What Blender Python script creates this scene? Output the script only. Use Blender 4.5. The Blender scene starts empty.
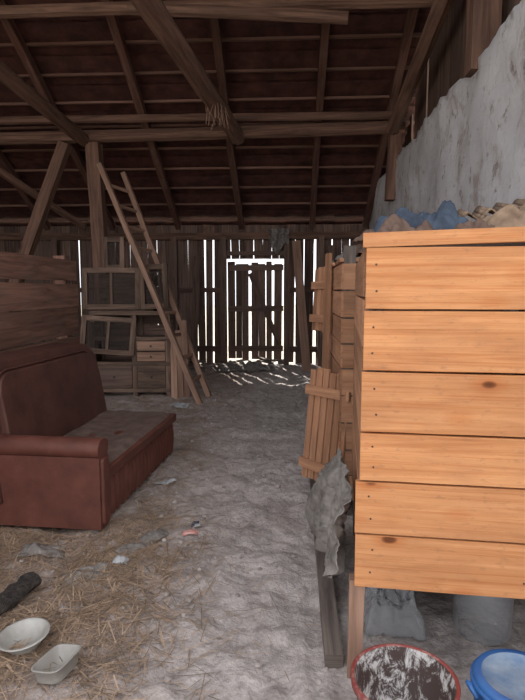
import bpy, bmesh, math, random
from mathutils import Vector, Matrix, noise
R = random.Random(7)
scene = bpy.context.scene
COL = scene.collection
try:
    scene.view_settings.view_transform = 'Standard'
    scene.view_settings.gamma = 1.1
except Exception: pass

# ---------------------------------------------------------------- materials
def newmat(name):
    m = bpy.data.materials.new(name); m.use_nodes = True
    nt = m.node_tree; nt.nodes.clear()
    out = nt.nodes.new('ShaderNodeOutputMaterial'); b = nt.nodes.new('ShaderNodeBsdfPrincipled')
    nt.links.new(b.outputs[0], out.inputs[0])
    return m, nt, b
def N(nt, t, **k):
    n = nt.nodes.new(t)
    for a, v in k.items():
        if a.startswith('i_'): n.inputs[a[2:].replace('_', ' ')].default_value = v
        else: setattr(n, a, v)
    return n
def ramp(nt, fac, stops):
    r = nt.nodes.new('ShaderNodeValToRGB'); e = r.color_ramp.elements
    while len(e) < len(stops): e.new(0.5)
    for i, (p, c) in enumerate(stops):
        e[i].position = p; e[i].color = (c[0], c[1], c[2], 1) if not isinstance(c, (int, float)) else (c, c, c, 1)
    nt.links.new(fac, r.inputs[0]); return r.outputs[0]
def mix(nt, mode, fac, a, b):
    n = nt.nodes.new('ShaderNodeMix'); n.data_type = 'RGBA'; n.blend_type = mode
    for sock, v in ((n.inputs[0], fac), (n.inputs[6], a), (n.inputs[7], b)):
        if isinstance(v, bpy.types.NodeSocket): nt.links.new(v, sock)
        elif isinstance(v, (int, float)): sock.default_value = v if sock == n.inputs[0] else (v, v, v, 1)
        else: sock.default_value = (v[0], v[1], v[2], 1)
    return n.outputs[2]
def noise_t(nt, vec, scale, detail=5, rough=.55, dist=0.0):
    n = N(nt, 'ShaderNodeTexNoise'); n.inputs['Scale'].default_value = scale
    n.inputs['Detail'].default_value = detail; n.inputs['Roughness'].default_value = rough
    n.inputs['Distortion'].default_value = dist
    if vec is not None: nt.links.new(vec, n.inputs['Vector'])
    return n.outputs['Fac']
def mapping(nt, vec, sc):
    m = N(nt, 'ShaderNodeMapping'); m.inputs['Scale'].default_value = sc
    nt.links.new(vec, m.inputs['Vector']); return m.outputs[0]
def bump(nt, b, h, strength=.3, dist=.01):
    n = N(nt, 'ShaderNodeBump'); n.inputs['Strength'].default_value = strength; n.inputs['Distance'].default_value = dist
    nt.links.new(h, n.inputs['Height']); nt.links.new(n.outputs[0], b.inputs['Normal'])

def wood(name, dark, light, rough=.85, knots=False, grain=(1.4, 30), stain=.35, dirt=(.12, .1, .09)):
    m, nt, b = newmat(name)
    tc = N(nt, 'ShaderNodeTexCoord'); uv = tc.outputs['UV']
    g = noise_t(nt, mapping(nt, uv, (grain[0], grain[1], 1)), 1.0, 7, .6, .9)
    col = ramp(nt, g, [(.3, dark), (.68, light)])
    big = noise_t(nt, mapping(nt, uv, (1.6, 5, 1)), 1.5, 6, .65)
    sf = ramp(nt, big, [(.45, 0.0), (.72, stain)])
    col = mix(nt, 'MIX', sf, col, dirt)
    if knots:
        g2 = noise_t(nt, mapping(nt, uv, (.9, 60, 1)), 1.0, 4, .6, 1.5)
        col = mix(nt, 'MULTIPLY', ramp(nt, g2, [(.5, 0.), (.66, .55)]), col, (.74, .5, .36))
        v = N(nt, 'ShaderNodeTexVoronoi'); v.inputs['Scale'].default_value = 1.0
        nt.links.new(mapping(nt, uv, (3.4, 6.4, 1)), v.inputs['Vector'])
        k = ramp(nt, v.outputs['Distance'], [(.06, 1.0), (.085, .75), (.115, .0)])
        col = mix(nt, 'MIX', k, col, (.13, .045, .015))
        halo = ramp(nt, v.outputs['Distance'], [(.08, .6), (.28, .0)])
        col = mix(nt, 'MULTIPLY', halo, col, (.75, .45, .25))
        spk = ramp(nt, noise_t(nt, mapping(nt, uv, (9, 22, 1)), 2.0, 5, .7), [(.56, 0.), (.70, .5)])
        col = mix(nt, 'MIX', spk, col, (.22, .11, .06))
    at = N(nt, 'ShaderNodeAttribute', attribute_name='tint')
    col = mix(nt, 'MULTIPLY', 1.0, col, at.outputs['Color'])
    nt.links.new(col, b.inputs['Base Color']); b.inputs['Roughness'].default_value = rough
    b.inputs['Specular IOR Level'].default_value = .2
    bump(nt, b, g, .35, .006)
    return m
def plain(name, c1, c2, scale=8, rough=.8, bs=.3, bd=.01, detail=5, spec=.3, metallic=0, fine=None):
    m, nt, b = newmat(name)
    tc = N(nt, 'ShaderNodeTexCoord')
    f = noise_t(nt, tc.outputs['Object'], scale, detail, .6)
    col = ramp(nt, f, [(.32, c1), (.68, c2)])
    nt.links.new(col, b.inputs['Base Color']); b.inputs['Roughness'].default_value = rough
    b.inputs['Specular IOR Level'].default_value = spec; b.inputs['Metallic'].default_value = metallic
    bump(nt, b, noise_t(nt, tc.outputs['Object'], fine or scale*3, 5), bs, bd)
    return m

M_old = wood('old_timber', (.035, .02, .016), (.12, .07, .055), grain=(1.2, 22), stain=.5, dirt=(.06, .045, .04))
M_log = wood('barn_log', (.056, .029, .021), (.21, .115, .082), grain=(1.2, 14), stain=.45, dirt=(.065, .046, .038))
M_red = wood('rafter_timber', (.042, .018, .014), (.12, .056, .041), grain=(1.2, 22))
M_batten = wood('batten_wood', (.072, .035, .027), (.18, .093, .072), grain=(1, 20))
M_wall = wood('weathered_board', (.05, .031, .025), (.17, .105, .082), grain=(1.2, 24))
M_part = wood('partition_board', (.07, .033, .024), (.22, .112, .08), grain=(1.5, 20))
M_pine = wood('pine_board', (.43, .165, .058), (.63, .29, .122), rough=.7, knots=True, grain=(1.0, 22), stain=.55, dirt=(.33, .135, .06))
M_pine2 = wood('aged_pine', (.25, .11, .058), (.45, .225, .125), grain=(1.3, 26), stain=.5, dirt=(.14, .08, .055))
M_grey = wood('grey_wood', (.07, .055, .05), (.21, .165, .14), grain=(1.5, 26))
M_ladder = wood('ladder_wood', (.16, .088, .06), (.36, .21, .148), grain=(1.2, 24))
M_sash = wood('sash_wood', (.045, .028, .021), (.19, .122, .09), grain=(1.5, 18), stain=.6, dirt=(.045, .034, .028))
M_tile = plain('roof_tile', (.028, .011, .009), (.082, .030, .024), 4, .9, .5, .02)
M_leather = plain('maroon_leather', (.075, .023, .016), (.125, .041, .029), 6, .55, .25, .006, spec=.3, fine=70)
M_leather2 = plain('dark_leather', (.045, .017, .013), (.085, .032, .024), 5, .55, .2, .006, spec=.3, fine=60)
M_seat = plain('dusty_seat_fabric', (.07, .042, .034), (.145, .095, .078), 9, .9, .3, .005, fine=120)
M_ragg = plain('grey_cloth', (.10, .088, .08), (.25, .225, .208), 14, .9, .7, .012)
M_ragw = plain('white_plastic_sheet', (.26, .265, .27), (.45, .46, .48), 9, .6, .4, .01)
M_ragb = plain('blue_cloth', (.018, .025, .042), (.055, .078, .115), 9, .85, .4, .01)
M_ragt = plain('tan_blanket', (.11, .068, .045), (.29, .20, .135), 14, .9, .4, .01)
M_ragd = plain('brown_rag', (.05, .03, .022), (.13, .08, .06), 10, .9, .5, .01)
M_pink = plain('pink_rag', (.5, .16, .13), (.6, .36, .32), 20, .85)
M_blue = plain('blue_plastic', (.015, .07, .25), (.035, .14, .38), 4, .45, .1, .003, spec=.4)
M_lid = plain('dusty_lid', (.08, .15, .27), (.27, .33, .39), 9, .6, .2, .004)
M_whitep = plain('white_enamel', (.25, .235, .21), (.42, .41, .385), 9, .45, .15, .003, spec=.5)
M_iron = plain('nail_iron', (.03, .025, .02), (.07, .05, .04), 30, .7)
M_char = plain('charred_wood', (.012, .01, .009), (.05, .04, .035), 30, .8, .8, .02)

m, nt, b = newmat('straw'); at = N(nt, 'ShaderNodeAttribute', attribute_name='tint')
nt.links.new(mix(nt, 'MULTIPLY', 1.0, (.37, .25, .165), at.outputs['Color']), b.inputs['Base Color']); b.inputs['Roughness'].default_value = .7
M_straw = m
def clearp(name, col, alpha, rough=.3, spec=.5):
    m, nt, b = newmat(name); b.inputs['Base Color'].default_value = (*col, 1); b.inputs['Alpha'].default_value = alpha
    b.inputs['Roughness'].default_value = rough; b.inputs['Specular IOR Level'].default_value = spec
    tc = N(nt, 'ShaderNodeTexCoord'); bump(nt, b, noise_t(nt, tc.outputs['Object'], 14, 3), .4, .01); return m
M_clear = clearp('cloudy_plastic', (.36, .37, .39), .42)
M_glass = clearp('dirty_glass', (.03, .022, .019), .65, .7, .12)
m, nt, b = newmat('red_bucket_plastic'); tc = N(nt, 'ShaderNodeTexCoord')
f = noise_t(nt, tc.outputs['Object'], 22, 6, .7)
nt.links.new(mix(nt, 'MIX', ramp(nt, f, [(.48, 0.), (.66, .65)]), (.19, .028, .024), (.36, .24, .21)), b.inputs['Base Color'])
b.inputs['Roughness'].default_value = .55; M_bucket = m
m, nt, b = newmat('paint_splashed_lining'); tc = N(nt, 'ShaderNodeTexCoord')
f = noise_t(nt, mapping(nt, tc.outputs['Object'], (1, 1, .6)), 17, 9, .8, .6)
nt.links.new(mix(nt, 'MIX', ramp(nt, f, [(.48, 0.), (.56, 1.)]), (.045, .025, .022), (.55, .53, .52)), b.inputs['Base Color'])
b.inputs['Roughness'].default_value = .7; M_lining = m
m, nt, b = newmat('whitewashed_plaster'); tc = N(nt, 'ShaderNodeTexCoord'); o = tc.outputs['Object']
col = ramp(nt, noise_t(nt, o, 1.3, 7, .6), [(.3, (.42, .40, .41)), (.65, (.62, .61, .63))])
st = ramp(nt, noise_t(nt, mapping(nt, o, (1.5, 1.5, 1.1)), 1.8, 9, .74, .3), [(.52, 0.), (.64, .75)])
col = mix(nt, 'MIX', st, col, (.27, .21, .18))
sp = ramp(nt, noise_t(nt, o, 7, 7, .68), [(.58, 0.), (.66, .75)])
col = mix(nt, 'MIX', sp, col, (.17, .115, .095))
nt.links.new(col, b.inputs['Base Color']); b.inputs['Roughness'].default_value = .95
bump(nt, b, noise_t(nt, o, 9, 8, .65), .6, .03); M_plaster = m
m, nt, b = newmat('dusty_dirt'); tc = N(nt, 'ShaderNodeTexCoord'); o = tc.outputs['Object']
col = ramp(nt, noise_t(nt, o, 2.3, 8, .65), [(.3, (.36, .315, .298)), (.7, (.56, .50, .48))])
mid = ramp(nt, noise_t(nt, o, 9, 7, .7), [(.36, .72), (.55, 1.04)])
col = mix(nt, 'MULTIPLY', 1.0, col, mid)
sx = N(nt, 'ShaderNodeSeparateXYZ'); nt.links.new(o, sx.inputs[0])
mr = N(nt, 'ShaderNodeMapRange'); nt.links.new(sx.outputs[0], mr.inputs[0]); mr.inputs[1].default_value = -.3; mr.inputs[2].default_value = -1.1
litm = mix(nt, 'MULTIPLY', 1.0, mr.outputs[0], ramp(nt, noise_t(nt, o, 3.5, 7, .7), [(.35, .15), (.65, .9)]))
col = mix(nt, 'MIX', litm, col, (.27, .185, .138))
fine = ramp(nt, noise_t(nt, o, 55, 4, .7), [(.35, .76), (.7, 1.1)])
col = mix(nt, 'MULTIPLY', 1.0, col, fine)
nt.links.new(col, b.inputs['Base Color']); b.inputs['Roughness'].default_value = 1.0; b.inputs['Specular IOR Level'].default_value = .1
bump(nt, b, noise_t(nt, o, 8, 8, .6), .8, .06); M_dirt = m
M_out = plain('outdoor_earth', (.35, .31, .25), (.5, .46, .38), .6, 1, .2, .02)

# ---------------------------------------------------------------- builder
class B:
    def __init__(s): s.v = []; s.f = []; s.uv = []; s.t = []; s.mi = []; s.mats = []
    def mid(s, m):
        if m not in s.mats: s.mats.append(m)
        return s.mats.index(m)
    def face(s, idx, uvs, t, mi): s.f.append(idx); s.uv.append(uvs); s.t.append(t); s.mi.append(mi)
    def beam(s, p1, p2, w, h, mat, hint=(0, 0, 1), n=4, seg=1, jit=0.0, bow=0.0, taper=1.0, tv=.25):
        p1 = Vector(p1); p2 = Vector(p2); X = (p2-p1); L = X.length; X.normalize(); hint = Vector(hint)
        Y = hint.cross(X)
        if Y.length < 1e-3: Y = Vector((1, 0, 0)).cross(X)
        Y.normalize(); Z = X.cross(Y); mi = s.mid(mat); t = 1+R.uniform(-tv, tv); uo, vo = R.uniform(0, 50), R.uniform(0, 50)
        ang = [math.pi/4+i*2*math.pi/n for i in range(n)]
        base = len(s.v); by, bz = R.uniform(-1, 1)*bow, R.uniform(-1, 1)*bow
        for k in range(seg+1):
            a = k/seg; tp = 1+(taper-1)*a; c = p1.lerp(p2, a)+(Y*by+Z*bz)*math.sin(a*math.pi)
            for i in range(n):
                r = math.sqrt(.5) if n == 4 else .5
                j = 1+R.uniform(-jit, jit)
                s.v.append(c+Y*(math.cos(ang[i])*w*r*tp*j)+Z*(math.sin(ang[i])*h*r*tp*j))
        per = (w+h)*2/n
        for k in range(seg):
            for i in range(n):
                i2 = (i+1) % n; q = base+k*n
                u0 = uo+L*k/seg; u1 = uo+L*(k+1)/seg; v0 = vo+i*per*(1.3 if n == 4 else 1); v1 = v0+((w if i % 2 == 0 else h) if n == 4 else per)
                s.face((q+i, q+i2, q+n+i2, q+n+i), ((u0, v0), (u0, v1), (u1, v1), (u1, v0)), t, mi)
        for q, rev in ((base, True), (base+seg*n, False)):
            idx = [q+i for i in range(n)]
            if rev: idx.reverse()
            s.face(tuple(idx), tuple((uo+.02*math.cos(a), vo+.3*math.sin(a)) for a in ang), t*.8, mi)
    def quad(s, pts, mat, t=1.0):
        b0 = len(s.v); s.v += [Vector(p) for p in pts]
        s.face(tuple(range(b0, b0+len(pts))), tuple((p[0]+p[1], p[2]) for p in pts), t, s.mid(mat))
    def lathe(s, prof, mat, c=(0, 0, 0), n=40, t=1.0, M=None, wob=0):
        b0 = len(s.v); mi = s.mid(mat)
        for j, (r, z) in enumerate(prof):
            for i in range(n):
                a = 2*math.pi*i/n; rr = max(r, 1e-4)*(1+wob*math.sin(3*a+z*20))
                p = Vector((rr*math.cos(a), rr*math.sin(a), z))
                if M: p = M @ p
                s.v.append(p+Vector(c))
        for j in range(len(prof)-1):
            for i in range(n):
                i2 = (i+1) % n; q = b0+j*n
                s.face((q+i, q+i2, q+n+i2, q+n+i), ((i/n, j*.1), (i2/n, j*.1), (i2/n, j*.1+.1), (i/n, j*.1+.1)), t, mi)
    def obj(s, name, loc=(0, 0, 0), rot=(0, 0, 0), smooth=False, bev=0, parent=None, seg=2):
        me = bpy.data.meshes.new(name); me.from_pydata([tuple(v) for v in s.v], [], s.f)
        me.uv_layers.new(name='UVMap'); me.color_attributes.new('tint', 'FLOAT_COLOR', 'CORNER')
        uvf = []; cf = []
        for fi, f in enumerate(s.f):
            t = s.t[fi]
            for k in range(len(f)):
                uvf += [s.uv[fi][k][0], s.uv[fi][k][1]]; cf += [t, t, t, 1.0]
        me.uv_layers['UVMap'].data.foreach_set('uv', uvf)
        me.color_attributes['tint'].data.foreach_set('color', cf)
        for m in s.mats: me.materials.append(m)
        for fi, p in enumerate(me.polygons): p.material_index = s.mi[fi]; p.use_smooth = smooth
        me.update()
        ob = bpy.data.objects.new(name, me); COL.objects.link(ob); ob.location = loc; ob.rotation_euler = rot
        if bev:
            bm = ob.modifiers.new('bevel', 'BEVEL'); bm.width = bev; bm.segments = seg; bm.limit_method = 'ANGLE'; bm.angle_limit = .6
        if parent: ob.parent = parent
        return ob
def empty(name, loc=(0, 0, 0), rot=(0, 0, 0)):
    e = bpy.data.objects.new(name, None); COL.objects.link(e); e.location = loc; e.rotation_euler = rot; return e
rad = math.radians

# ---------------------------------------------------------------- ground
def gh(x, y):
    n1 = noise.noise(Vector((x*1.3, y*.9, 3)))*.03
    n2 = noise.noise(Vector((x*4.2, y*3.6, 1)))*.034
    n3 = abs(noise.noise(Vector((x*9, y*7, 5))))*.034
    n4 = abs(noise.noise(Vector((x*21, y*18, 8))))*.012
    return n1+n2+n3+n4
def make_floor():
    x0, x1, y0, y1 = -7.2, 1.65, -1.0, 11.6
    xs = []; x = x0
    while x < x1: xs.append(x); x += .12 if x < -2.4 else .022
    xs.append(x1)
    ys = []; y = y0
    while y < y1: ys.append(y); y += .1 if y < 1 else (.022 if y < 5 else .05)
    ys.append(y1)
    v = [(a, c, gh(a, c)) for c in ys for a in xs]; nx = len(xs)
    f = [(j*nx+i, j*nx+i+1, (j+1)*nx+i+1, (j+1)*nx+i) for j in range(len(ys)-1) for i in range(nx-1)]
    me = bpy.data.meshes.new('floor'); me.from_pydata(v, [], f); me.materials.append(M_dirt)
    for p in me.polygons: p.use_smooth = True
    ob = bpy.data.objects.new('floor', me); COL.objects.link(ob)
make_floor()
g = B(); g.quad([(-60, -60, -.08), (60, -60, -.08), (60, 60, -.08), (-60, 60, -.08)], M_out); g.obj('ground_outside')

# ---------------------------------------------------------------- roof
EY, EZ, SL = 11.6, 2.85, .55
RY = 5.0; RZ = EZ+SL*(EY-RY)
def rz(y): return EZ+SL*(EY-y) if y >= RY else RZ-SL*(RY-y)
XL, XR = -7.3, 2.1
r = B()
ystep = .45
y = EY+.5
while y > RY:
    ya, yb = y, max(y-ystep, RY)
    za, zb = rz(ya)+.19, rz(yb)+.15
    x = XL
    while x < XR:
        dz = R.uniform(-.01, .01)
        r.quad([(x, ya+.04, za+dz), (x, yb, zb+dz), (x+.205, yb, zb+dz), (x+.205, ya+.04, za+dz)], M_tile)
        x += .2
    y -= ystep
r.quad([(XL, EY+.5, rz(EY+.5)+.24), (XR, EY+.5, rz(EY+.5)+.24), (XR, RY, RZ+.24), (XL, RY, RZ+.24)], M_tile)
FY = 2.4
r.quad([(XL, FY, rz(FY)+.2), (XR, FY, rz(FY)+.2), (XR, RY, RZ+.24), (XL, RY, RZ+.24)], M_tile)
r.obj('ceiling')
b_ = B()
y = EY+.3
while y > RY:
    b_.beam((XL, y, rz(y)+.125), (XR, y, rz(y)+.125), .05, .035, M_batten, seg=14, bow=.01, jit=.05)
    y -= ystep
y = RY-.2
while y > FY:
    b_.beam((XL, y, rz(y)+.125), (XR, y, rz(y)+.125), .05, .035, M_batten); y -= .6
b_.obj('roof_battens')
b_ = B()
for x in (-6.6, -5.2, -3.8, -2.38, -1.0, .47, 1.55):
    j = R.uniform(-.05, .05)
    b_.beam((x+j, EY+.4, rz(EY+.4)+.03), (x-j, RY, RZ+.03), .11, .13, M_red, seg=8, bow=.05, jit=.06)
    b_.beam((x-j, RY, RZ+.03), (x, FY, rz(FY)+.03), .11, .13, M_red)
b_.obj('roof_rafters')
b_ = B()
b_.beam((-7.2, 8.95, 4.06), (1.75, 8.85, 4.13), .2, .2, M_log, n=8, seg=14, jit=.05, bow=.04, tv=.0)
b_.beam((-7.2, 8.75, 4.29), (1.75, 8.72, 4.26), .12, .12, M_log, n=8, seg=14, jit=.08, bow=.03, tv=.0)
b_.obj('purlin_beam', smooth=False)
b_ = B(); b_.beam((-6, 6.9, 5.0), (1.75, 6.8, 4.95), .17, .14, M_log, n=8, seg=10, jit=.05, bow=.04); b_.obj('ridge_purlin')
b_ = B(); b_.beam((-1.9, 6.6, 4.85), (.62, 6.45, 4.62), .17, .13, M_log, n=8, seg=6, jit=.06, bow=.02, tv=.0); b_.obj('loose_pole')
b_ = B(); b_.beam((-.86, 8.95, 4.03), (-1.55, 3.2, 4.3), .25, .25, M_log, n=8, seg=12, jit=.06, bow=.04, tv=0); b_.obj('tie_beam')
b_ = B(); b_.beam((-3.35, 8.95, 4.0), (-3.3, 1.0, 4.25), .2, .2, M_log, n=8, seg=12, jit=.06, bow=.04, tv=0); b_.obj('tie_beam')
b_ = B()
b_.beam((1.55, 8.75, 4.05), (1.62, 4.6, 5.0), .2, .2, M_log, n=8, seg=6, jit=.05, tv=0); b_.obj('roof_strut')
b_ = B(); b_.beam((-3.12, 8.95, -.05), (-3.22, 8.95, 3.97), .21, .21, M_log, hint=(0, 1, 0), seg=8, jit=.05, bow=.02, tv=0); b_.obj('timber_post')
b_ = B(); b_.beam((-5.3, 8.85, -.03), (-3.65, 8.85, 3.95), .17, .17, M_log, hint=(0, 1, 0), seg=8, jit=.05, bow=.02, tv=0); b_.obj('diagonal_brace')
b_ = B(); b_.beam((1.56, 8.8, 3.0), (1.60, 8.8, 4.0), .17, .2, M_log, hint=(0, 1, 0), seg=4, jit=.04); b_.obj('wall_plate_post')
b_ = B(); b_.beam((1.68, 5.15, 3.52), (1.68, 5.15, 6.1), .24, .2, M_log, hint=(0, 1, 0), seg=6, jit=.04, tv=0); b_.obj('roof_post')
b_ = B(); b_.beam((-4.3, 11.2, 2.9), (-5.4, 9.2, 3.9), .1, .1, M_log); b_.obj('loose_rafter')
b_ = B()
for i in range(26):
    x = -1.02+R.uniform(-.13, .13); y = 7.6+R.uniform(-.25, .25); z = 4.05
    b_.beam((x, y, z), (x+R.uniform(-.1, .1), y+R.uniform(-.1, .1), z-R.uniform(.08, .3)), .006, .006, M_ladder)
b_.obj('hanging_straw_wisps')

# ---------------------------------------------------------------- walls
def wall_right():
    n = 120; y0, y1 = .9, 11.6; v = []; f = []
    nz = 40
    for i in range(n+1):
        y = y0+(y1-y0)*i/n
        top = 3.6+.08*noise.noise(Vector((y*1.4, 0, 0)))+.06*noise.noise(Vector((y*6, 2, 0)))
        for k in range(nz+1):
            z = -.1+(top+.1)*k/nz
            v.append((1.6+.05*noise.noise(Vector((y*1.2, z*1.2, 9)))+.02*noise.noise(Vector((y*5, z*5, 4))), y, z))
        v.append((1.95, y, top+.03)); v.append((1.95, y, -.1))
    m_ = nz+3
    for i in range(n):
        for k in range(m_-1): f.append((i*m_+k, (i+1)*m_+k, (i+1)*m_+k+1, i*m_+k+1))
    f.append(tuple(range(m_))); f.append(tuple(reversed(range(n*m_, (n+1)*m_))))
    me = bpy.data.meshes.new('wall_right'); me.from_pydata(v, [], f); me.materials.append(M_plaster)
    for p in me.polygons: p.use_smooth = len(p.vertices) == 4
    ob = bpy.data.objects.new('wall_right', me); COL.objects.link(ob)
wall_right()
w = B(); y = FY+.1
while y < 11.6:
    ww = R.uniform(.15, .2); z1 = rz(y+ww/2)+.1
    w.beam((1.9, y+ww/2, 3.4), (1.9, y+ww/2, z1), .025, ww, M_wall, hint=(0, 1, 0))
    gp = R.choice([.0, .0, .002])
    if y < 7.9 < y+ww+.01: gp = .08
    if y < 8.75 < y+ww+.01: gp = .2
    y += ww+gp
w.obj('wall_gable')
w = B()
gaps = {-2.9: .015, -1.9: .025, -1.66: .035, .52: .055, .22: .012, .9: .03, 1.2: .02, -4.6: .018, -5.1: .02, .05: .02}
x = -7.2; DX0, DX1 = -1.36, -.14
def near(xx): 
    for k, gv in gaps.items():
        if abs(xx-k) < .085: return gv
    return None
while x < 1.65:
    ww = R.uniform(.13, .2); c = x+ww/2; gp = near(x+ww) or (R.choice([0.001, .004, .008, .012]) if x > -2.2 else R.choice([0, 0, .002, .004]))
    z0 = -.05
    if c+ww/2 > DX0 and c-ww/2 < DX1: z0 = 2.25
    elif x > -2.3: z0 = R.choice([-.0, .03, .06, .12])
    tilt = R.uniform(-.012, .012)
    w.beam((c-tilt, 11.5+R.uniform(0, .01), z0), (c+tilt, 11.5, 2.95), ww, .025, M_wall, hint=(0, 1, 0), tv=.4)
    x += ww+gp
w.beam((-7.2, 11.4, 2.74), (1.65, 11.4, 2.72), .14, .14, M_log, seg=10, jit=.04, bow=.02)
w.beam((-7.2, 11.44, 1.6), (DX0-.1, 11.44, 1.6), .08, .1, M_old)
w.beam((DX1+.1, 11.44, 1.6), (1.65, 11.44, 1.62), .08, .1, M_old)
w.beam((-7.2, 11.44, .35), (DX0-.1, 11.44, .35), .08, .12, M_old)
w.beam((DX1+.1, 11.44, .35), (1.65, 11.44, .35), .08, .12, M_old)
for x in (DX0-.05, DX1+.05, -2.45, -5.0, .62):
    w.beam((x, 11.38, -.05), (x, 11.38, 2.7), .12, .12, M_wall, hint=(0, 1, 0), seg=4, jit=.04)
w.beam((DX0-.05, 11.4, 2.36), (DX1+.05, 11.4, 2.36), .1, .08, M_wall)
w.obj('wall_back')
d = B(); x = DX0+.02
i = 0
while x < DX1-.05:
    ww = [.16, .13, .14, .15, .15, .12, .17, .15][i % 8]; gp = [.008, .004, .06, .004, .015, .035, .012, .01][i % 8]
    z0, z1 = (.06, 2.2)
    d.beam((x+ww/2, 11.52, z0+R.uniform(0, .08)), (x+ww/2+R.uniform(-.01, .01), 11.52, z1-R.choice([0, .02, .05])), max(.04, min(ww, DX1-.02-x)), .025, M_wall, hint=(0, 1, 0), tv=.4)
    x += ww+gp; i += 1
for z in (.35, 1.2, 2.06): d.beam((DX0+.02, 11.48, z), (DX1-.02, 11.48, z+.01), .03, .12, M_wall)
d.beam((DX0+.50, 11.44, 1.95), (DX1-.10, 11.46, .45), .03, .1, M_wall)
d.obj('door_1')
w = B(); y = 2.0
while y < 11.6:
    ww = R.uniform(.15, .2)
    w.beam((-7.2, y+ww/2, -.05), (-7.2, y+ww/2, rz(max(y+ww/2, FY))+.1), .03, ww, M_wall, hint=(0, 1, 0)); y += ww+R.choice([0, .003])
w.obj('wall_left')
w = B(); z = .02
for hgt in (.27, .25, .3, .26, .29, .24, .22):
    w.beam((-2.3, 1.2, z+hgt/2), (-2.3+R.uniform(-.01, .01), 5.7, z+hgt/2+R.uniform(-.015, .015)), .04, hgt-.008, M_part, seg=8, jit=.02, tv=.3); z += hgt+.008
for y in (1.4, 3.4, 5.55): w.beam((-2.38, y, -.05), (-2.38, y, 1.95), .12, .12, M_part, hint=(0, 1, 0))
w.obj('wall_partition')

# ---------------------------------------------------------------- big pine storage bin
c = B(); W, D = 1.08, 1.5
zs = [.443, .662, .873, 1.064, 1.298, 1.527, 1.757]
offs = [-.012, -.015, .0, .0, .004, .008]
for i in range(6):
    z0, z1 = zs[i]+.004, zs[i+1]-.004
    c.beam((offs[i], 0, (z0+z1)/2), (W, 0, (z0+z1)/2), .028, z1-z0, M_pine, tv=.08, seg=8, jit=.007)
c.beam((-.005, 0, 1.780), (W+.02, 0, 1.808), .036, .052, M_pine, tv=.03)
for i in range(7):
    z0 = .45+i*.187; c.beam((.012, .03, z0+.09), (.012, D, z0+.09), .024, .178, M_pine2)
    c.beam((W-.01, .03, z0+.09), (W-.01, D, z0+.09), .024, .178, M_pine2)
for i in range(7): c.beam((.03, .06+i*.205+.1, 1.765), (W-.03, .06+i*.205+.1, 1.765), .2, .022, M_grey)
for i in range(7): c.beam((.03, .03+i*.21+.1, .455), (W-.03, .03+i*.21+.1, .455), .2, .022, M_grey)
c.beam((-.005, .05, -.03), (.0, .05, .45), .06, .06, M_ladder, hint=(0, 1, 0), seg=3, jit=.05, tv=0)
for (a, bb) in ((W-.05, .06), (.05, D-.05), (W-.05, D-.05)):
    c.beam((a, bb, -.03), (a, bb, 1.75), .07, .07, M_grey, hint=(0, 1, 0))
c.beam((.05, .055, .45), (.05, .055, 1.75), .06, .05, M_grey, hint=(0, 1, 0))
for i in range(6):
    for xx in (.045, .62):
        for zz in (.3, .72):
            z = zs[i]+(zs[i+1]-zs[i])*zz
            c.lathe([(.0, -.0165), (.0045, -.016), (.0045, -.013)], M_iron, c=(0, 0, 0), n=8, M=Matrix.Translation((xx+R.uniform(-.012, .012), -.0, z)) @ Matrix.Rotation(rad(-90), 4, 'X'))
bin_ = c.obj('wooden_storage_bin', loc=(.268, 2.03, 0), rot=(0, 0, rad(-5.5)), bev=.003)

# ---------------------------------------------------------------- second hutch behind
h = B(); X0, X1, Y0, Y1 = .36, 1.4, 3.75, 5.7
z = .1
for i in range(9):
    hh = R.uniform(.17, .2)
    h.beam((X0, Y0, z+hh/2), (X0+R.uniform(-.01, .01), Y1-R.uniform(0, .2), z+hh/2), .025, hh-.012, M_pine2, tv=.3)
    h.beam((X0, Y0, z+hh/2), (X1, Y0, z+hh/2), .025, hh-.012, M_pine2, tv=.3)
    h.beam((X0, Y1, z+hh/2), (X1, Y1, z+hh/2), .025, hh-.012, M_pine2, tv=.3)
    z += hh
for (a, bb) in ((X0+.04, Y0+.04), (X1, Y0+.04), (X0+.04, Y1-.04), (X1, Y1-.04)): h.beam((a, bb, -.03), (a, bb, 1.9), .08, .08, M_grey, hint=(0, 1, 0))
for i in range(9): h.beam((X0-.02+R.uniform(-.05, .02), Y0+.1+i*.21, z+.02), (X1, Y0+.1+i*.21, z+.02), .19, .025, M_pine2, tv=.3)
h.obj('wooden_hutch')
def picket(name, p, rotz, lean, wd, ht, n, z0, mat=M_pine2):
    q = B(); pw = wd/n
    for i in range(n):
        q.beam((i*pw+pw/2, 0, R.uniform(0, .02)), (i*pw+pw/2, 0, ht-R.uniform(0, .03)), pw*.8, .018, mat, hint=(0, 1, 0), tv=.2)
    for zz in (.12, ht-.18): q.beam((-.015, -.02, zz), (wd+.015, -.02, zz+.01), .02, .07, mat)
    return q.obj(name, loc=(p[0], p[1], z0), rot=(lean, 0, rotz), bev=.002)
picket('picket_panel', (.09, 4.05, .20), rad(-52), rad(-6), .44, .86, 6, .17)
picket('picket_panel', (.20, 5.05, 1.2), rad(-68), rad(-3), .44, .60, 6, 1.22)
q = B(); q.beam((.27, 4.5, .02), (.31, 4.55, 1.9), .10, .02, M_pine2, hint=(1, .3, 0)); q.obj('leaning_plank')
q = B(); q.beam((.32, 10.6, .0), (.1, 11.25, 2.6), .17, .03, M_ladder, hint=(0, 1, 0)); q.obj('leaning_board')
q = B(); q.beam((.95, 10.2, .0), (.8, 11.2, 2.5), .14, .03, M_wall, hint=(0, 1, 0)); q.obj('leaning_board')
q = B(); q.beam((-2.0, 10.9, .0), (-1.95, 11.3, 2.3), .14, .04, M_wall, hint=(0, 1, 0)); q.obj('leaning_board')
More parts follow.
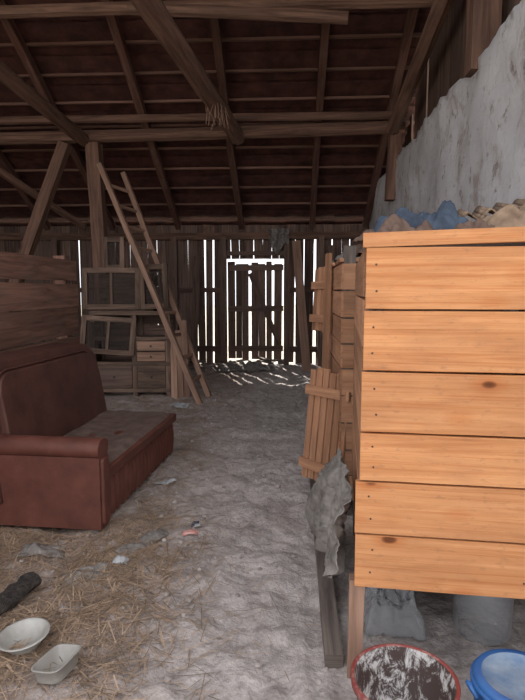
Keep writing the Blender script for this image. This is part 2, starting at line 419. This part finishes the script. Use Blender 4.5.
q = B(); q.beam((.19, 2.12, .045), (.21, 4.9, .04), .075, .07, M_grey, seg=8, jit=.03, bow=.015, tv=.1); q.obj('floor_rail')

# ---------------------------------------------------------------- ladder
l = B()
a1, a2 = Vector((-1.25, 7.35, .0)), Vector((-2.92, 8.35, 3.5))
b1, b2 = Vector((-1.22, 7.95, .0)), Vector((-2.68, 8.75, 3.45))
l.beam(a1, a2, .07, .10, M_ladder, hint=(0, 1, 0), seg=6, jit=.03, tv=.0)
l.beam(b1, b2, .07, .10, M_ladder, hint=(0, 1, 0), seg=6, jit=.03, tv=.0)
for i in range(1, 11):
    t = i/11
    if i in (5,): continue
    l.beam(a1.lerp(a2, t), b1.lerp(b2, t), .03, .045, M_ladder)
l.obj('wooden_ladder')

# ---------------------------------------------------------------- old sashes and cabinet
def sash(name, w_, h_, cols, rows, loc, rot, glass=True, t=.075):
    s = B()
    s.beam((0, 0, t/2), (w_, 0, t/2), .05, t, M_sash); s.beam((0, 0, h_-t/2), (w_, 0, h_-t/2), .05, t, M_sash)
    s.beam((t/2, 0, 0), (t/2, 0, h_), t, .055, M_sash, hint=(0, 1, 0)); s.beam((w_-t/2, 0, 0), (w_-t/2, 0, h_), t, .055, M_sash, hint=(0, 1, 0))
    for i in range(1, cols): s.beam((w_*i/cols, 0, t), (w_*i/cols, 0, h_-t), .04, .04, M_sash, hint=(0, 1, 0))
    for i in range(1, rows): s.beam((t, 0, h_*i/rows), (w_-t, 0, h_*i/rows), .04, .04, M_sash)
    if glass: s.quad([(t, .005, t), (w_-t, .005, t), (w_-t, .005, h_-t), (t, .005, h_-t)], M_glass)
    return s.obj(name, loc=loc, rot=rot, bev=.003)
cb = B(); CW = 1.12
for x in (0, .62, CW): 
    for y in (0, .45): cb.beam((x, y, -.04), (x, y, 1.24), .07, .07, M_sash, hint=(0, 1, 0))
for z in (.06, .46, .84, 1.22):
    cb.beam((-.03, -.02, z), (CW+.03, -.02, z), .04, .06, M_sash)
    for k in range(4): cb.beam((0, .03+k*.12, z), (CW, .03+k*.12, z), .11, .02, M_sash)
for i in range(6): cb.beam((CW+.01, 0, .10+i*.2), (CW+.01, .45, .10+i*.2), .02, .19, M_sash)
for i in range(6): cb.beam((-.01, 0, .10+i*.2), (-.01, .45, .10+i*.2), .02, .19, M_sash)
for i in range(6): cb.beam((0, .47, .12+i*.2), (CW, .47, .12+i*.2), .02, .18, M_wall)
for (x0_, x1_, z0_, z1_, mt) in ((.66, 1.08, .10, .43, M_sash), (.04, .58, .10, .43, M_wall), (.66, 1.08, .50, .64, M_ladder), (.66, 1.08, .66, .80, M_ladder)):
    cb.beam((x0_, -.03, (z0_+z1_)/2), (x1_, -.03, (z0_+z1_)/2), .025, z1_-z0_, mt, tv=.3)
    cb.lathe([(0, -.03), (.018, -.028), (.012, 0)], M_iron, n=10, M=Matrix.Translation(((x0_+x1_)/2, -.045, (z0_+z1_)/2)) @ Matrix.Rotation(rad(-90), 4, 'X'))
cb.obj('old_cabinet', loc=(-2.95, 7.9, .04), rot=(0, 0, rad(3)), bev=.004)
for k, (w_, h_, cols, rows, loc, rot) in enumerate((
    (.86, .62, 2, 1, (-3.12, 7.98, 1.31), (rad(-4), 0, rad(4))),
    (.80, .56, 2, 1, (-3.12, 7.78, .68), (rad(-8), rad(4), rad(5))),
    (.44, .66, 1, 1, (-2.24, 8.0, 1.31), (rad(-4), rad(-3), rad(-6))),
    (.34, .5, 1, 1, (-2.9, 8.3, 1.31+.6), (rad(-3), 0, 0)))):
    sash('old_window_sash', w_, h_, cols, rows, loc, rot)
cb = B()
for bb in (0, .38):
    for i in range(3): cb.beam((0, bb, .1+i*.19), (.8, bb, .1+i*.19), .02, .18, M_sash)
for xx in (0, .8):
    for i in range(3): cb.beam((xx, 0, .1+i*.19), (xx, .38, .1+i*.19), .02, .18, M_sash)
cb.obj('wooden_crate', loc=(-2.88, 8.06, 1.27), rot=(0, 0, rad(3)))
q = B()
for i, x in enumerate((-1.70, -1.62, -1.54)): q.beam((x, 7.75+i*.05, .0), (x-.06, 7.98, .85+.15*i), .09, .025, M_ladder, hint=(0, 1, 0), tv=.3)
q.obj('plank_stack')

# ---------------------------------------------------------------- sofa
S = empty('sofa', (-1.25, 3.28, 0), (0, 0, rad(-3.7)))
def polybar(name, pts, x0, x1, mat, bev, shear=0.0, z0=.4, plane='YZ', seg=5):
    s = B(); n = len(pts); mi = s.mid(mat)
    for xx in (x0, x1):
        for (p, q_) in pts:
            s.v.append(Vector((xx-shear*(q_-z0), p, q_)) if plane == 'YZ' else Vector((p, xx, q_)))
    for i in range(n):
        j = (i+1) % n; s.face((i, j, n+j, n+i), ((0, 0),)*4, 1, mi)
    s.face(tuple(reversed(range(n))), ((0, 0),)*n, 1, mi); s.face(tuple(range(n, 2*n)), ((0, 0),)*n, 1, mi)
    bm = bmesh.new(); ob = s.obj(name, smooth=True, parent=S)
    bm.from_mesh(ob.data); bmesh.ops.recalc_face_normals(bm, faces=bm.faces); bm.to_mesh(ob.data); bm.free()
    md = ob.modifiers.new('bevel', 'BEVEL'); md.width = bev; md.segments = seg; md.limit_method = 'ANGLE'; md.angle_limit = .7
    ob.modifiers.new('wn', 'WEIGHTED_NORMAL')
    return ob
def rrect(a0, a1, b0, b1, r_tl, r_tr, n=8, r_b=.02):
    pts = [(a0+r_b, b0), (a1-r_b, b0), (a1, b0+r_b)]
    for i in range(n+1):
        t = i/n*math.pi/2; pts.append((a1-r_tr+r_tr*math.cos(t), b1-r_tr+r_tr*math.sin(t)))
    for i in range(n+1):
        t = math.pi/2+i/n*math.pi/2; pts.append((a0+r_tl+r_tl*math.cos(t), b1-r_tl+r_tl*math.sin(t)))
    pts.append((a0, b0+r_b)); return pts
polybar('base', rrect(.02, 1.72, .05, .36, .02, .02), -.9, -.03, M_leather2, .02)
s = B(); mi = s.mid(M_seat); nx_, ny_ = 24, 40
for i in range(nx_+1):
    for j in range(ny_+1):
        u, v_ = i/nx_, j/ny_; X = -.72+.755*u; Y = .15+1.63*v_
        e = min(1, min(u, 1-u)*9)*min(1, min(v_, 1-v_)*14); e = math.sin(e*math.pi/2)
        z = .40+.06*e-.035*math.sin(u*math.pi)*math.sin(v_*math.pi)+.012*noise.noise(Vector((X*7, Y*5, 2)))*e
        s.v.append(Vector((X, Y, z)))
for i in range(nx_):
    for j in range(ny_):
        k = i*(ny_+1)+j; s.face((k, k+ny_+1, k+ny_+2, k+1), ((0, 0),)*4, 1, mi)
s.obj('seat_cushion', smooth=True, parent=S)
polybar('seat_band', rrect(.15, 1.78, .345, .425, .02, .02), -.70, .04, M_leather, .025)
polybar('backrest', rrect(-.02, 1.76, .2, 1.12, .2, .30), -.93, -.66, M_leather2, .10, shear=.12)
polybar('back_cushion', rrect(.12, 1.68, .44, 1.04, .14, .26), -.72, -.60, M_leather2, .07, shear=.16)
def arm_prof(y0):
    pts = [(y0+.015, .05), (y0+.155, .05), (y0+.155, .53)]
    for i in range(13):
        t = -math.pi*.28+i/12*math.pi*1.56; pts.append((y0+.085+.086*math.cos(t), .575+.068*math.sin(t)))
    pts.append((y0+.015, .53)); return pts
polybar('armrest', arm_prof(0), -.86, .03, M_leather, .022)
polybar('arm_front', rrect(.035, .135, .07, .52, .03, .03), .0, .05, M_leather, .02)
s = B(); n = 260; mi = s.mid(M_leather)
for i in range(n+1):
    y = .16+1.6*i/n; p = abs(math.sin(y*math.pi/.085))**.6
    for k in range(7):
        z = .05+.31*k/6; s.v.append(Vector((-.03+.06*p*(.75+.25*math.sin(k/6*math.pi))-.01, y, z)))
for i in range(n):
    for k in range(6): s.face((i*7+k, (i+1)*7+k, (i+1)*7+k+1, i*7+k+1), ((0, 0),)*4, 1, mi)
s.obj('pleated_front', smooth=True, parent=S)
def tube(name, pts, r_, mat, parent=None, cyc=False):
    cu = bpy.data.curves.new(name, 'CURVE'); cu.dimensions = '3D'; sp = cu.splines.new('POLY'); sp.points.add(len(pts)-1)
    for i, p in enumerate(pts): sp.points[i].co = (*p, 1)
    sp.use_cyclic_u = cyc; cu.bevel_depth = r_; cu.bevel_resolution = 3; cu.materials.append(mat)
    ob = bpy.data.objects.new(name, cu); COL.objects.link(ob)
    if parent: ob.parent = parent
    return ob
pp = rrect(.1, 1.66, .5, 1.055, .15, .26)
tube('piping', [(-.625-.15*(z-.4), y, z) for y, z in pp[2:-1]], .009, M_leather2, S)
for (x, y) in ((-.08, .1), (-.08, 1.65), (-.82, .1), (-.82, 1.65)):
    f = B(); f.lathe([(0, -.03), (.03, -.03), (.035, .06)], M_old, c=(x, y, 0), n=12); f.obj('foot', parent=S)

# ---------------------------------------------------------------- cloth tools
def crumple(name, c, sx, sy, amp, mat, seed, rot=0, dome=0.0, thick=.004, n=42, freq=5, ground=True, irregular=.25):
    bm = bmesh.new(); grid = {}
    for i in range(n+1):
        for j in range(n+1):
            u = i/n*2-1; v = j/n*2-1; a = math.atan2(v, u); rr = max(abs(u), abs(v))
            lim = 1-irregular*(.5+.5*noise.noise(Vector((math.cos(a)*1.7, math.sin(a)*1.7, seed))))
            x = u*sx/2*lim; y = v*sy/2*lim
            X = c[0]+x*math.cos(rot)-y*math.sin(rot); Y = c[1]+x*math.sin(rot)+y*math.cos(rot)
            nz = abs(noise.noise(Vector((x*freq, y*freq*1.2, seed*3.1))))+.5*abs(noise.noise(Vector((x*freq*2.3, y*freq*2.3, seed))))
            e = max(0, 1-rr**4)
            z = (gh(X, Y) if ground else c[2])+.006+amp*nz*(.35+.65*e)+dome*e
            grid[i, j] = bm.verts.new((X, Y, z))
    for i in range(n):
        for j in range(n): bm.faces.new((grid[i, j], grid[i+1, j], grid[i+1, j+1], grid[i, j+1]))
    me = bpy.data.meshes.new(name); bm.to_mesh(me); bm.free(); me.materials.append(mat)
    for p in me.polygons: p.use_smooth = True
    ob = bpy.data.objects.new(name, me); COL.objects.link(ob)
    md = ob.modifiers.new('sol', 'SOLIDIFY'); md.thickness = thick; md.offset = 1
    return ob
T = 1.785
crumple('tan_blanket', (1.02, 2.24, T), .62, .38, .10, M_ragt, 3, rot=-.1, dome=.09, ground=False, freq=8)
crumple('blue_cloth', (.56, 2.50, T), .40, .42, .12, M_ragb, 5, rot=.2, dome=.10, ground=False, freq=10)
crumple('brown_rag', (.44, 2.24, T), .34, .3, .08, M_ragd, 8, rot=.5, dome=.03, ground=False, freq=11)
crumple('grey_blanket', (.8, 2.85, T), .7, .5, .09, M_ragg, 11, dome=.05, ground=False, freq=7)
crumple('tan_rag', (.72, 2.2, T), .28, .26, .07, M_ragd, 15, rot=.3, dome=.03, ground=False, freq=12)
q = B()
for i in range(48):
    a, bq = i*.014, (i+1)*.014
    f1, f2 = .02*math.sin(a*70), .02*math.sin(bq*70)
    q.quad([(a, 0, f1), (bq, 0, f2), (bq, .5, f2+.05), (a, .5, f1+.05)], M_ragt)
co = q.obj('corrugated_sheet', loc=(.74, 2.42, 1.91), rot=(rad(4), rad(-8), rad(-14)), smooth=True); co.modifiers.new('s', 'SOLIDIFY').thickness = .006
crumple('brown_blanket', (.85, 4.4, 1.86), .8, .7, .12, M_ragd, 21, dome=.08, ground=False)
crumple('sack_heap', (.65, 5.2, 1.86), .5, .5, .12, M_ragg, 23, dome=.08, ground=False)
def drape(name, y0, y1, ztop, zbot, x, mat, seed, flare=.1):
    bm = bmesh.new(); g_ = {}; n = 70
    for i in range(n+1):
        for j in range(n+1):
            u = i/n; v = j/n
            width = 1-.25*v*math.sin(seed)
            y = y0+(y1-y0)*u*width+.05*v*math.sin(seed*2)
            zb = zbot+.16*noise.noise(Vector((u*2.2, seed, 0)))+(.22*abs(u-.45))
            z = ztop+(zb-ztop)*v+.03*noise.noise(Vector((u*3, 1, seed)))*(1-v)
            fold = (.5+.5*math.sin(u*19+seed+2*v+3*noise.noise(Vector((u*3, v*2, seed)))))*.05*(.3+v)
            X = x-.012-fold-flare*math.sin(min(v*1.3, 1)*math.pi/2)*(.7+.3*math.sin(u*5+seed))+.03*abs(noise.noise(Vector((u*6, v*7, seed))))+.015*abs(noise.noise(Vector((u*15, v*18, seed))))
            g_[i, j] = bm.verts.new((X, y, z))
    for i in range(n):
        for j in range(n): bm.faces.new((g_[i, j], g_[i+1, j], g_[i+1, j+1], g_[i, j+1]))
    me = bpy.data.meshes.new(name); bm.to_mesh(me); bm.free(); me.materials.append(mat)
    for p in me.polygons: p.use_smooth = True
    ob = bpy.data.objects.new(name, me); COL.objects.link(ob); ob.modifiers.new('s', 'SOLIDIFY').thickness = .004
drape('hanging_sack', 2.12, 2.75, .78, .36, .265, M_ragg, 2, .07)
drape('hanging_sack', 2.45, 3.2, .62, .16, .30, M_ragg, 4.2, .14)
def hang(name, x0, x1, y, zt, zb, mat, seed):
    q = B(); n = 20
    P = lambda i, j: (x0+(x1-x0)*i/n+.05*noise.noise(Vector((i*.2, j*.2, seed))), y-.03-.04*math.sin(i*.9+seed), zt+(zb+.12*math.sin(i*.35+seed)-zt)*j/n)
    for i in range(n):
        for j in range(n): q.quad([P(i, j), P(i+1, j), P(i+1, j+1), P(i, j+1)], mat)
    q.obj(name, smooth=True)
hang('hanging_rag', -.45, -.05, 11.3, 2.85, 2.45, M_ragg, 2)

# ---------------------------------------------------------------- foreground vessels
b_ = B()
b_.lathe([(.0, .0), (.135, .0), (.14, .01), (.165, .24), (.180, .245), (.182, .272), (.174, .276), (.168, .27)], M_bucket, n=48)
b_.lathe([(.168, .27), (.162, .24), (.144, .1), (.10, .085), (0, .09)], M_lining, n=48)
b_.obj('red_bucket', loc=(.395, 1.735, gh(.4, 1.735)-.005), smooth=True)
b_ = B()
b_.lathe([(0, 0), (.125, 0), (.14, .02), (.145, .24), (.135, .265), (.135, .285), (.15, .29), (.152, .315), (.145, .325), (.125, .325)], M_blue, n=48)
b_.lathe([(.125, .325), (.117, .305), (.06, .303), (.0, .305)], M_lid, n=48)
b_.lathe([(.152, .292), (.160, .294), (.160, .304), (.152, .306)], M_blue, n=48)
for s_ in (-1, 1):
    b_.beam((s_*.15, -.03, .27), (s_*.172, 0, .30), .02, .012, M_blue); b_.beam((s_*.15, .03, .27), (s_*.172, 0, .30), .02, .012, M_blue)
b_.obj('blue_plastic_drum', loc=(.775, 1.71, gh(.765, 1.71)), smooth=True)
b_ = B()
b_.lathe([(0, 0), (.11, 0), (.125, .02), (.13, .2), (.11, .27), (.05, .31), (.035, .33), (.035, .36), (0, .362)], M_clear, n=40)
b_.obj('plastic_demijohn', loc=(.90, 2.42, gh(.87, 2.42)), smooth=True)
crumple('plastic_bag', (.48, 2.45, 0), .30, .3, .18, M_clear, 41, dome=.12, freq=12)
crumple('old_sack', (.66, 2.95, 0), .5, .3, .12, M_ragg, 43, dome=.1, freq=7)
b_ = B()
b_.lathe([(0, .0), (.06, .0), (.065, .008), (.098, .055), (.11, .06), (.112, .064), (.104, .066), (.094, .058), (.06, .014), (0, .01)], M_whitep, n=48)
b_.obj('enamel_bowl', loc=(-1.17, 2.18, gh(-1.19, 2.2)+.01), rot=(rad(3), rad(-3), 0), smooth=True)
def tray(name, loc, rot, a, bq, hgt, mat):
    q = B()
    n = 40
    def ring(sc, z):
        o = []
        for i in range(n):
            t = 2*math.pi*i/n; cx, sy = math.cos(t), math.sin(t)
            o.append(Vector((abs(cx)**.45*math.copysign(1, cx)*a/2*sc, abs(sy)**.45*math.copysign(1, sy)*bq/2*sc, z)))
        return o
    rings = [ring(.05, 0), ring(.8, 0), ring(.86, .008), ring(.97, hgt), ring(1.05, hgt), ring(1.05, hgt+.003), ring(.94, hgt+.003), ring(.83, .012), ring(.05, .01)]
    for rg in rings: q.v += rg
    mi = q.mid(mat)
    for k in range(len(rings)-1):
        for i in range(n): q.face((k*n+i, k*n+(i+1) % n, (k+1)*n+(i+1) % n, (k+1)*n+i), ((0, 0),)*4, 1, mi)
    q.face(tuple(range(n)), ((0, 0),)*n, 1, mi); q.face(tuple(range(8*n, 9*n)), ((0, 0),)*n, 1, mi)
    q.obj(name, loc=loc, rot=rot, smooth=True)
M_tray = clearp('tray_plastic', (.38, .36, .33), .8)
tray('plastic_container', (-.96, 2.04, gh(-.985, 2.08)+.01), (rad(-5), rad(5), rad(80)), .2, .13, .06, M_tray)
q = B(); q.beam((-1.44, 2.32, .06), (-1.36, 2.66, .07), .11, .08, M_char, n=8, seg=8, jit=.2, tv=0); q.obj('charred_log')
crumple('floor_rag', (-.92, 3.2, 0), .12, .42, .035, M_ragg, 51, rot=-.5)
crumple('floor_rag', (-1.15, 2.82, 0), .34, .18, .02, M_ragg, 52, rot=.35, irregular=.5)
crumple('floor_rag', (-1.5, 3.05, 0), .3, .16, .05, M_ragg, 53, rot=.2)
crumple('white_plastic_wrap', (-.98, 2.95, 0), .09, .07, .06, M_ragw, 54)
crumple('white_plastic_wrap', (-1.72, 2.75, 0), .1, .07, .05, M_ragw, 55)
crumple('pink_rag', (-.645, 3.33, 0), .11, .05, .05, M_pink, 56)
crumple('blue_wrapper', (-.645, 3.5, 0), .045, .09, .05, M_ragb, 57)
crumple('white_plastic_wrap', (-.62, 3.47, 0), .05, .05, .05, M_ragw, 58)
crumple('white_plastic_wrap', (-1.03, 4.25, 0), .2, .09, .06, M_ragw, 59, rot=.5)
crumple('white_plastic_wrap', (-1.5, 7.2, 0), .25, .2, .08, M_ragw, 60)
crumple('debris_heap', (-.9, 10.6, 0), 1.3, .5, .18, M_ragg, 61, dome=.06)
q = B()
for i in range(9):
    x, y = R.uniform(-1.8, .3), R.uniform(10.2, 11.1); a = R.uniform(0, 3.1); L = R.uniform(.3, .9)
    q.beam((x, y, .05+.02*i), (x+L*math.cos(a), min(y+L*math.sin(a)*.5, 11.25), .08+.02*i), .12, .025, M_grey, tv=.4)
q.obj('scrap_wood_pile')

# ---------------------------------------------------------------- straw & clods
def straw_mask(x, y):
    e = .5+.5*noise.noise(Vector((x*2.6, y*2.6, 7))); e = max(0, min(1, (e-.34)*2.6))
    if x > .15: return 0
    if y < 3.3:
        k = max(0, min(1, (-.35-x)/.5+(.5-e)*.8)); return k*(.08+.92*e)
    if x > -1.15 and y < 5.2: return max(0, min(1, (-.55-x)/.4))*.7*e
    if y >= 5.2: return .3*e*max(0, min(1, (-.5-x)))
    return .05
st = B(); mi = st.mid(M_straw); cnt = 0
while cnt < 8500:
    x, y = R.uniform(-2.2, .2), (R.uniform(1.4, 3.6) if R.random() < .68 else R.uniform(3.3, 9))
    if R.random() > straw_mask(x, y)+.008: continue
    L = R.uniform(.04, .2)*(1.5 if R.random() < .1 else 1); a = R.uniform(0, math.pi)+.3*noise.noise(Vector((x*3, y*3, 0))); wd = R.uniform(.0010, .0024)
    dx, dy = math.cos(a)*L/2, math.sin(a)*L/2; nx_, ny_ = -math.sin(a)*wd, math.cos(a)*wd
    lift = R.uniform(.002, .02)
    if x-abs(dx) < -2.2: continue
    za, zm, zb = gh(x-dx, y-dy)+lift+R.uniform(0, .01), gh(x, y)+lift+.004, gh(x+dx, y+dy)+lift+R.uniform(0, .012)
    k = len(st.v)
    st.v += [Vector((x-dx-nx_, y-dy-ny_, za)), Vector((x-dx+nx_, y-dy+ny_, za)), Vector((x-nx_, y-ny_, zm)), Vector((x+nx_, y+ny_, zm)), Vector((x+dx-nx_, y+dy-ny_, zb)), Vector((x+dx+nx_, y+dy+ny_, zb))]
    t = R.uniform(.3, 1.35)
    st.face((k, k+2, k+3, k+1), ((0, 0),)*4, t, mi); st.face((k+2, k+4, k+5, k+3), ((0, 0),)*4, t, mi); cnt += 1
st.obj('scattered_straw')
cl = B()
M_clod = plain('dirt_clod', (.2, .165, .15), (.42, .37, .345), 20, 1)
for i in range(800):
    x, y = R.uniform(-1.6, .2), R.uniform(1.5, 9); s_ = R.uniform(.005, .018)*(1.8 if R.random() < .08 else 1)
    if x > -.2 and R.random() < .4: continue
    cl.lathe([(s_*.1, -s_*.4), (s_*R.uniform(.8, 1.1), 0), (s_*R.uniform(.5, .8), s_*.5), (s_*.1, s_*.7)], M_clod, c=(x, y, gh(x, y)+s_*.2), n=6, wob=.2)
cl.obj('dirt_clods')

# ---------------------------------------------------------------- light
wd = bpy.data.worlds.new('World'); scene.world = wd; wd.use_nodes = True
bg = wd.node_tree.nodes['Background']; bg.inputs[0].default_value = (.97, .97, 1.0, 1); bg.inputs[1].default_value = 2.1
sd = bpy.data.lights.new('sun', 'SUN'); sd.energy = 12; sd.angle = .01; sd.color = (1, .95, .86)
so = bpy.data.objects.new('sun', sd); COL.objects.link(so)
so.rotation_euler = Vector((.28, -.70, -.62)).to_track_quat('-Z', 'Y').to_euler()

# ---------------------------------------------------------------- camera
cd = bpy.data.cameras.new('camera'); cam = bpy.data.objects.new('camera', cd); COL.objects.link(cam)
cd.sensor_fit = 'VERTICAL'; cd.sensor_height = 36; cd.lens = 36*540/700; cd.clip_start = .02; cd.clip_end = 300
cam.location = (0, 0, 1.6); cam.rotation_euler = (rad(90-6.34), 0, rad(3))
scene.camera = cam
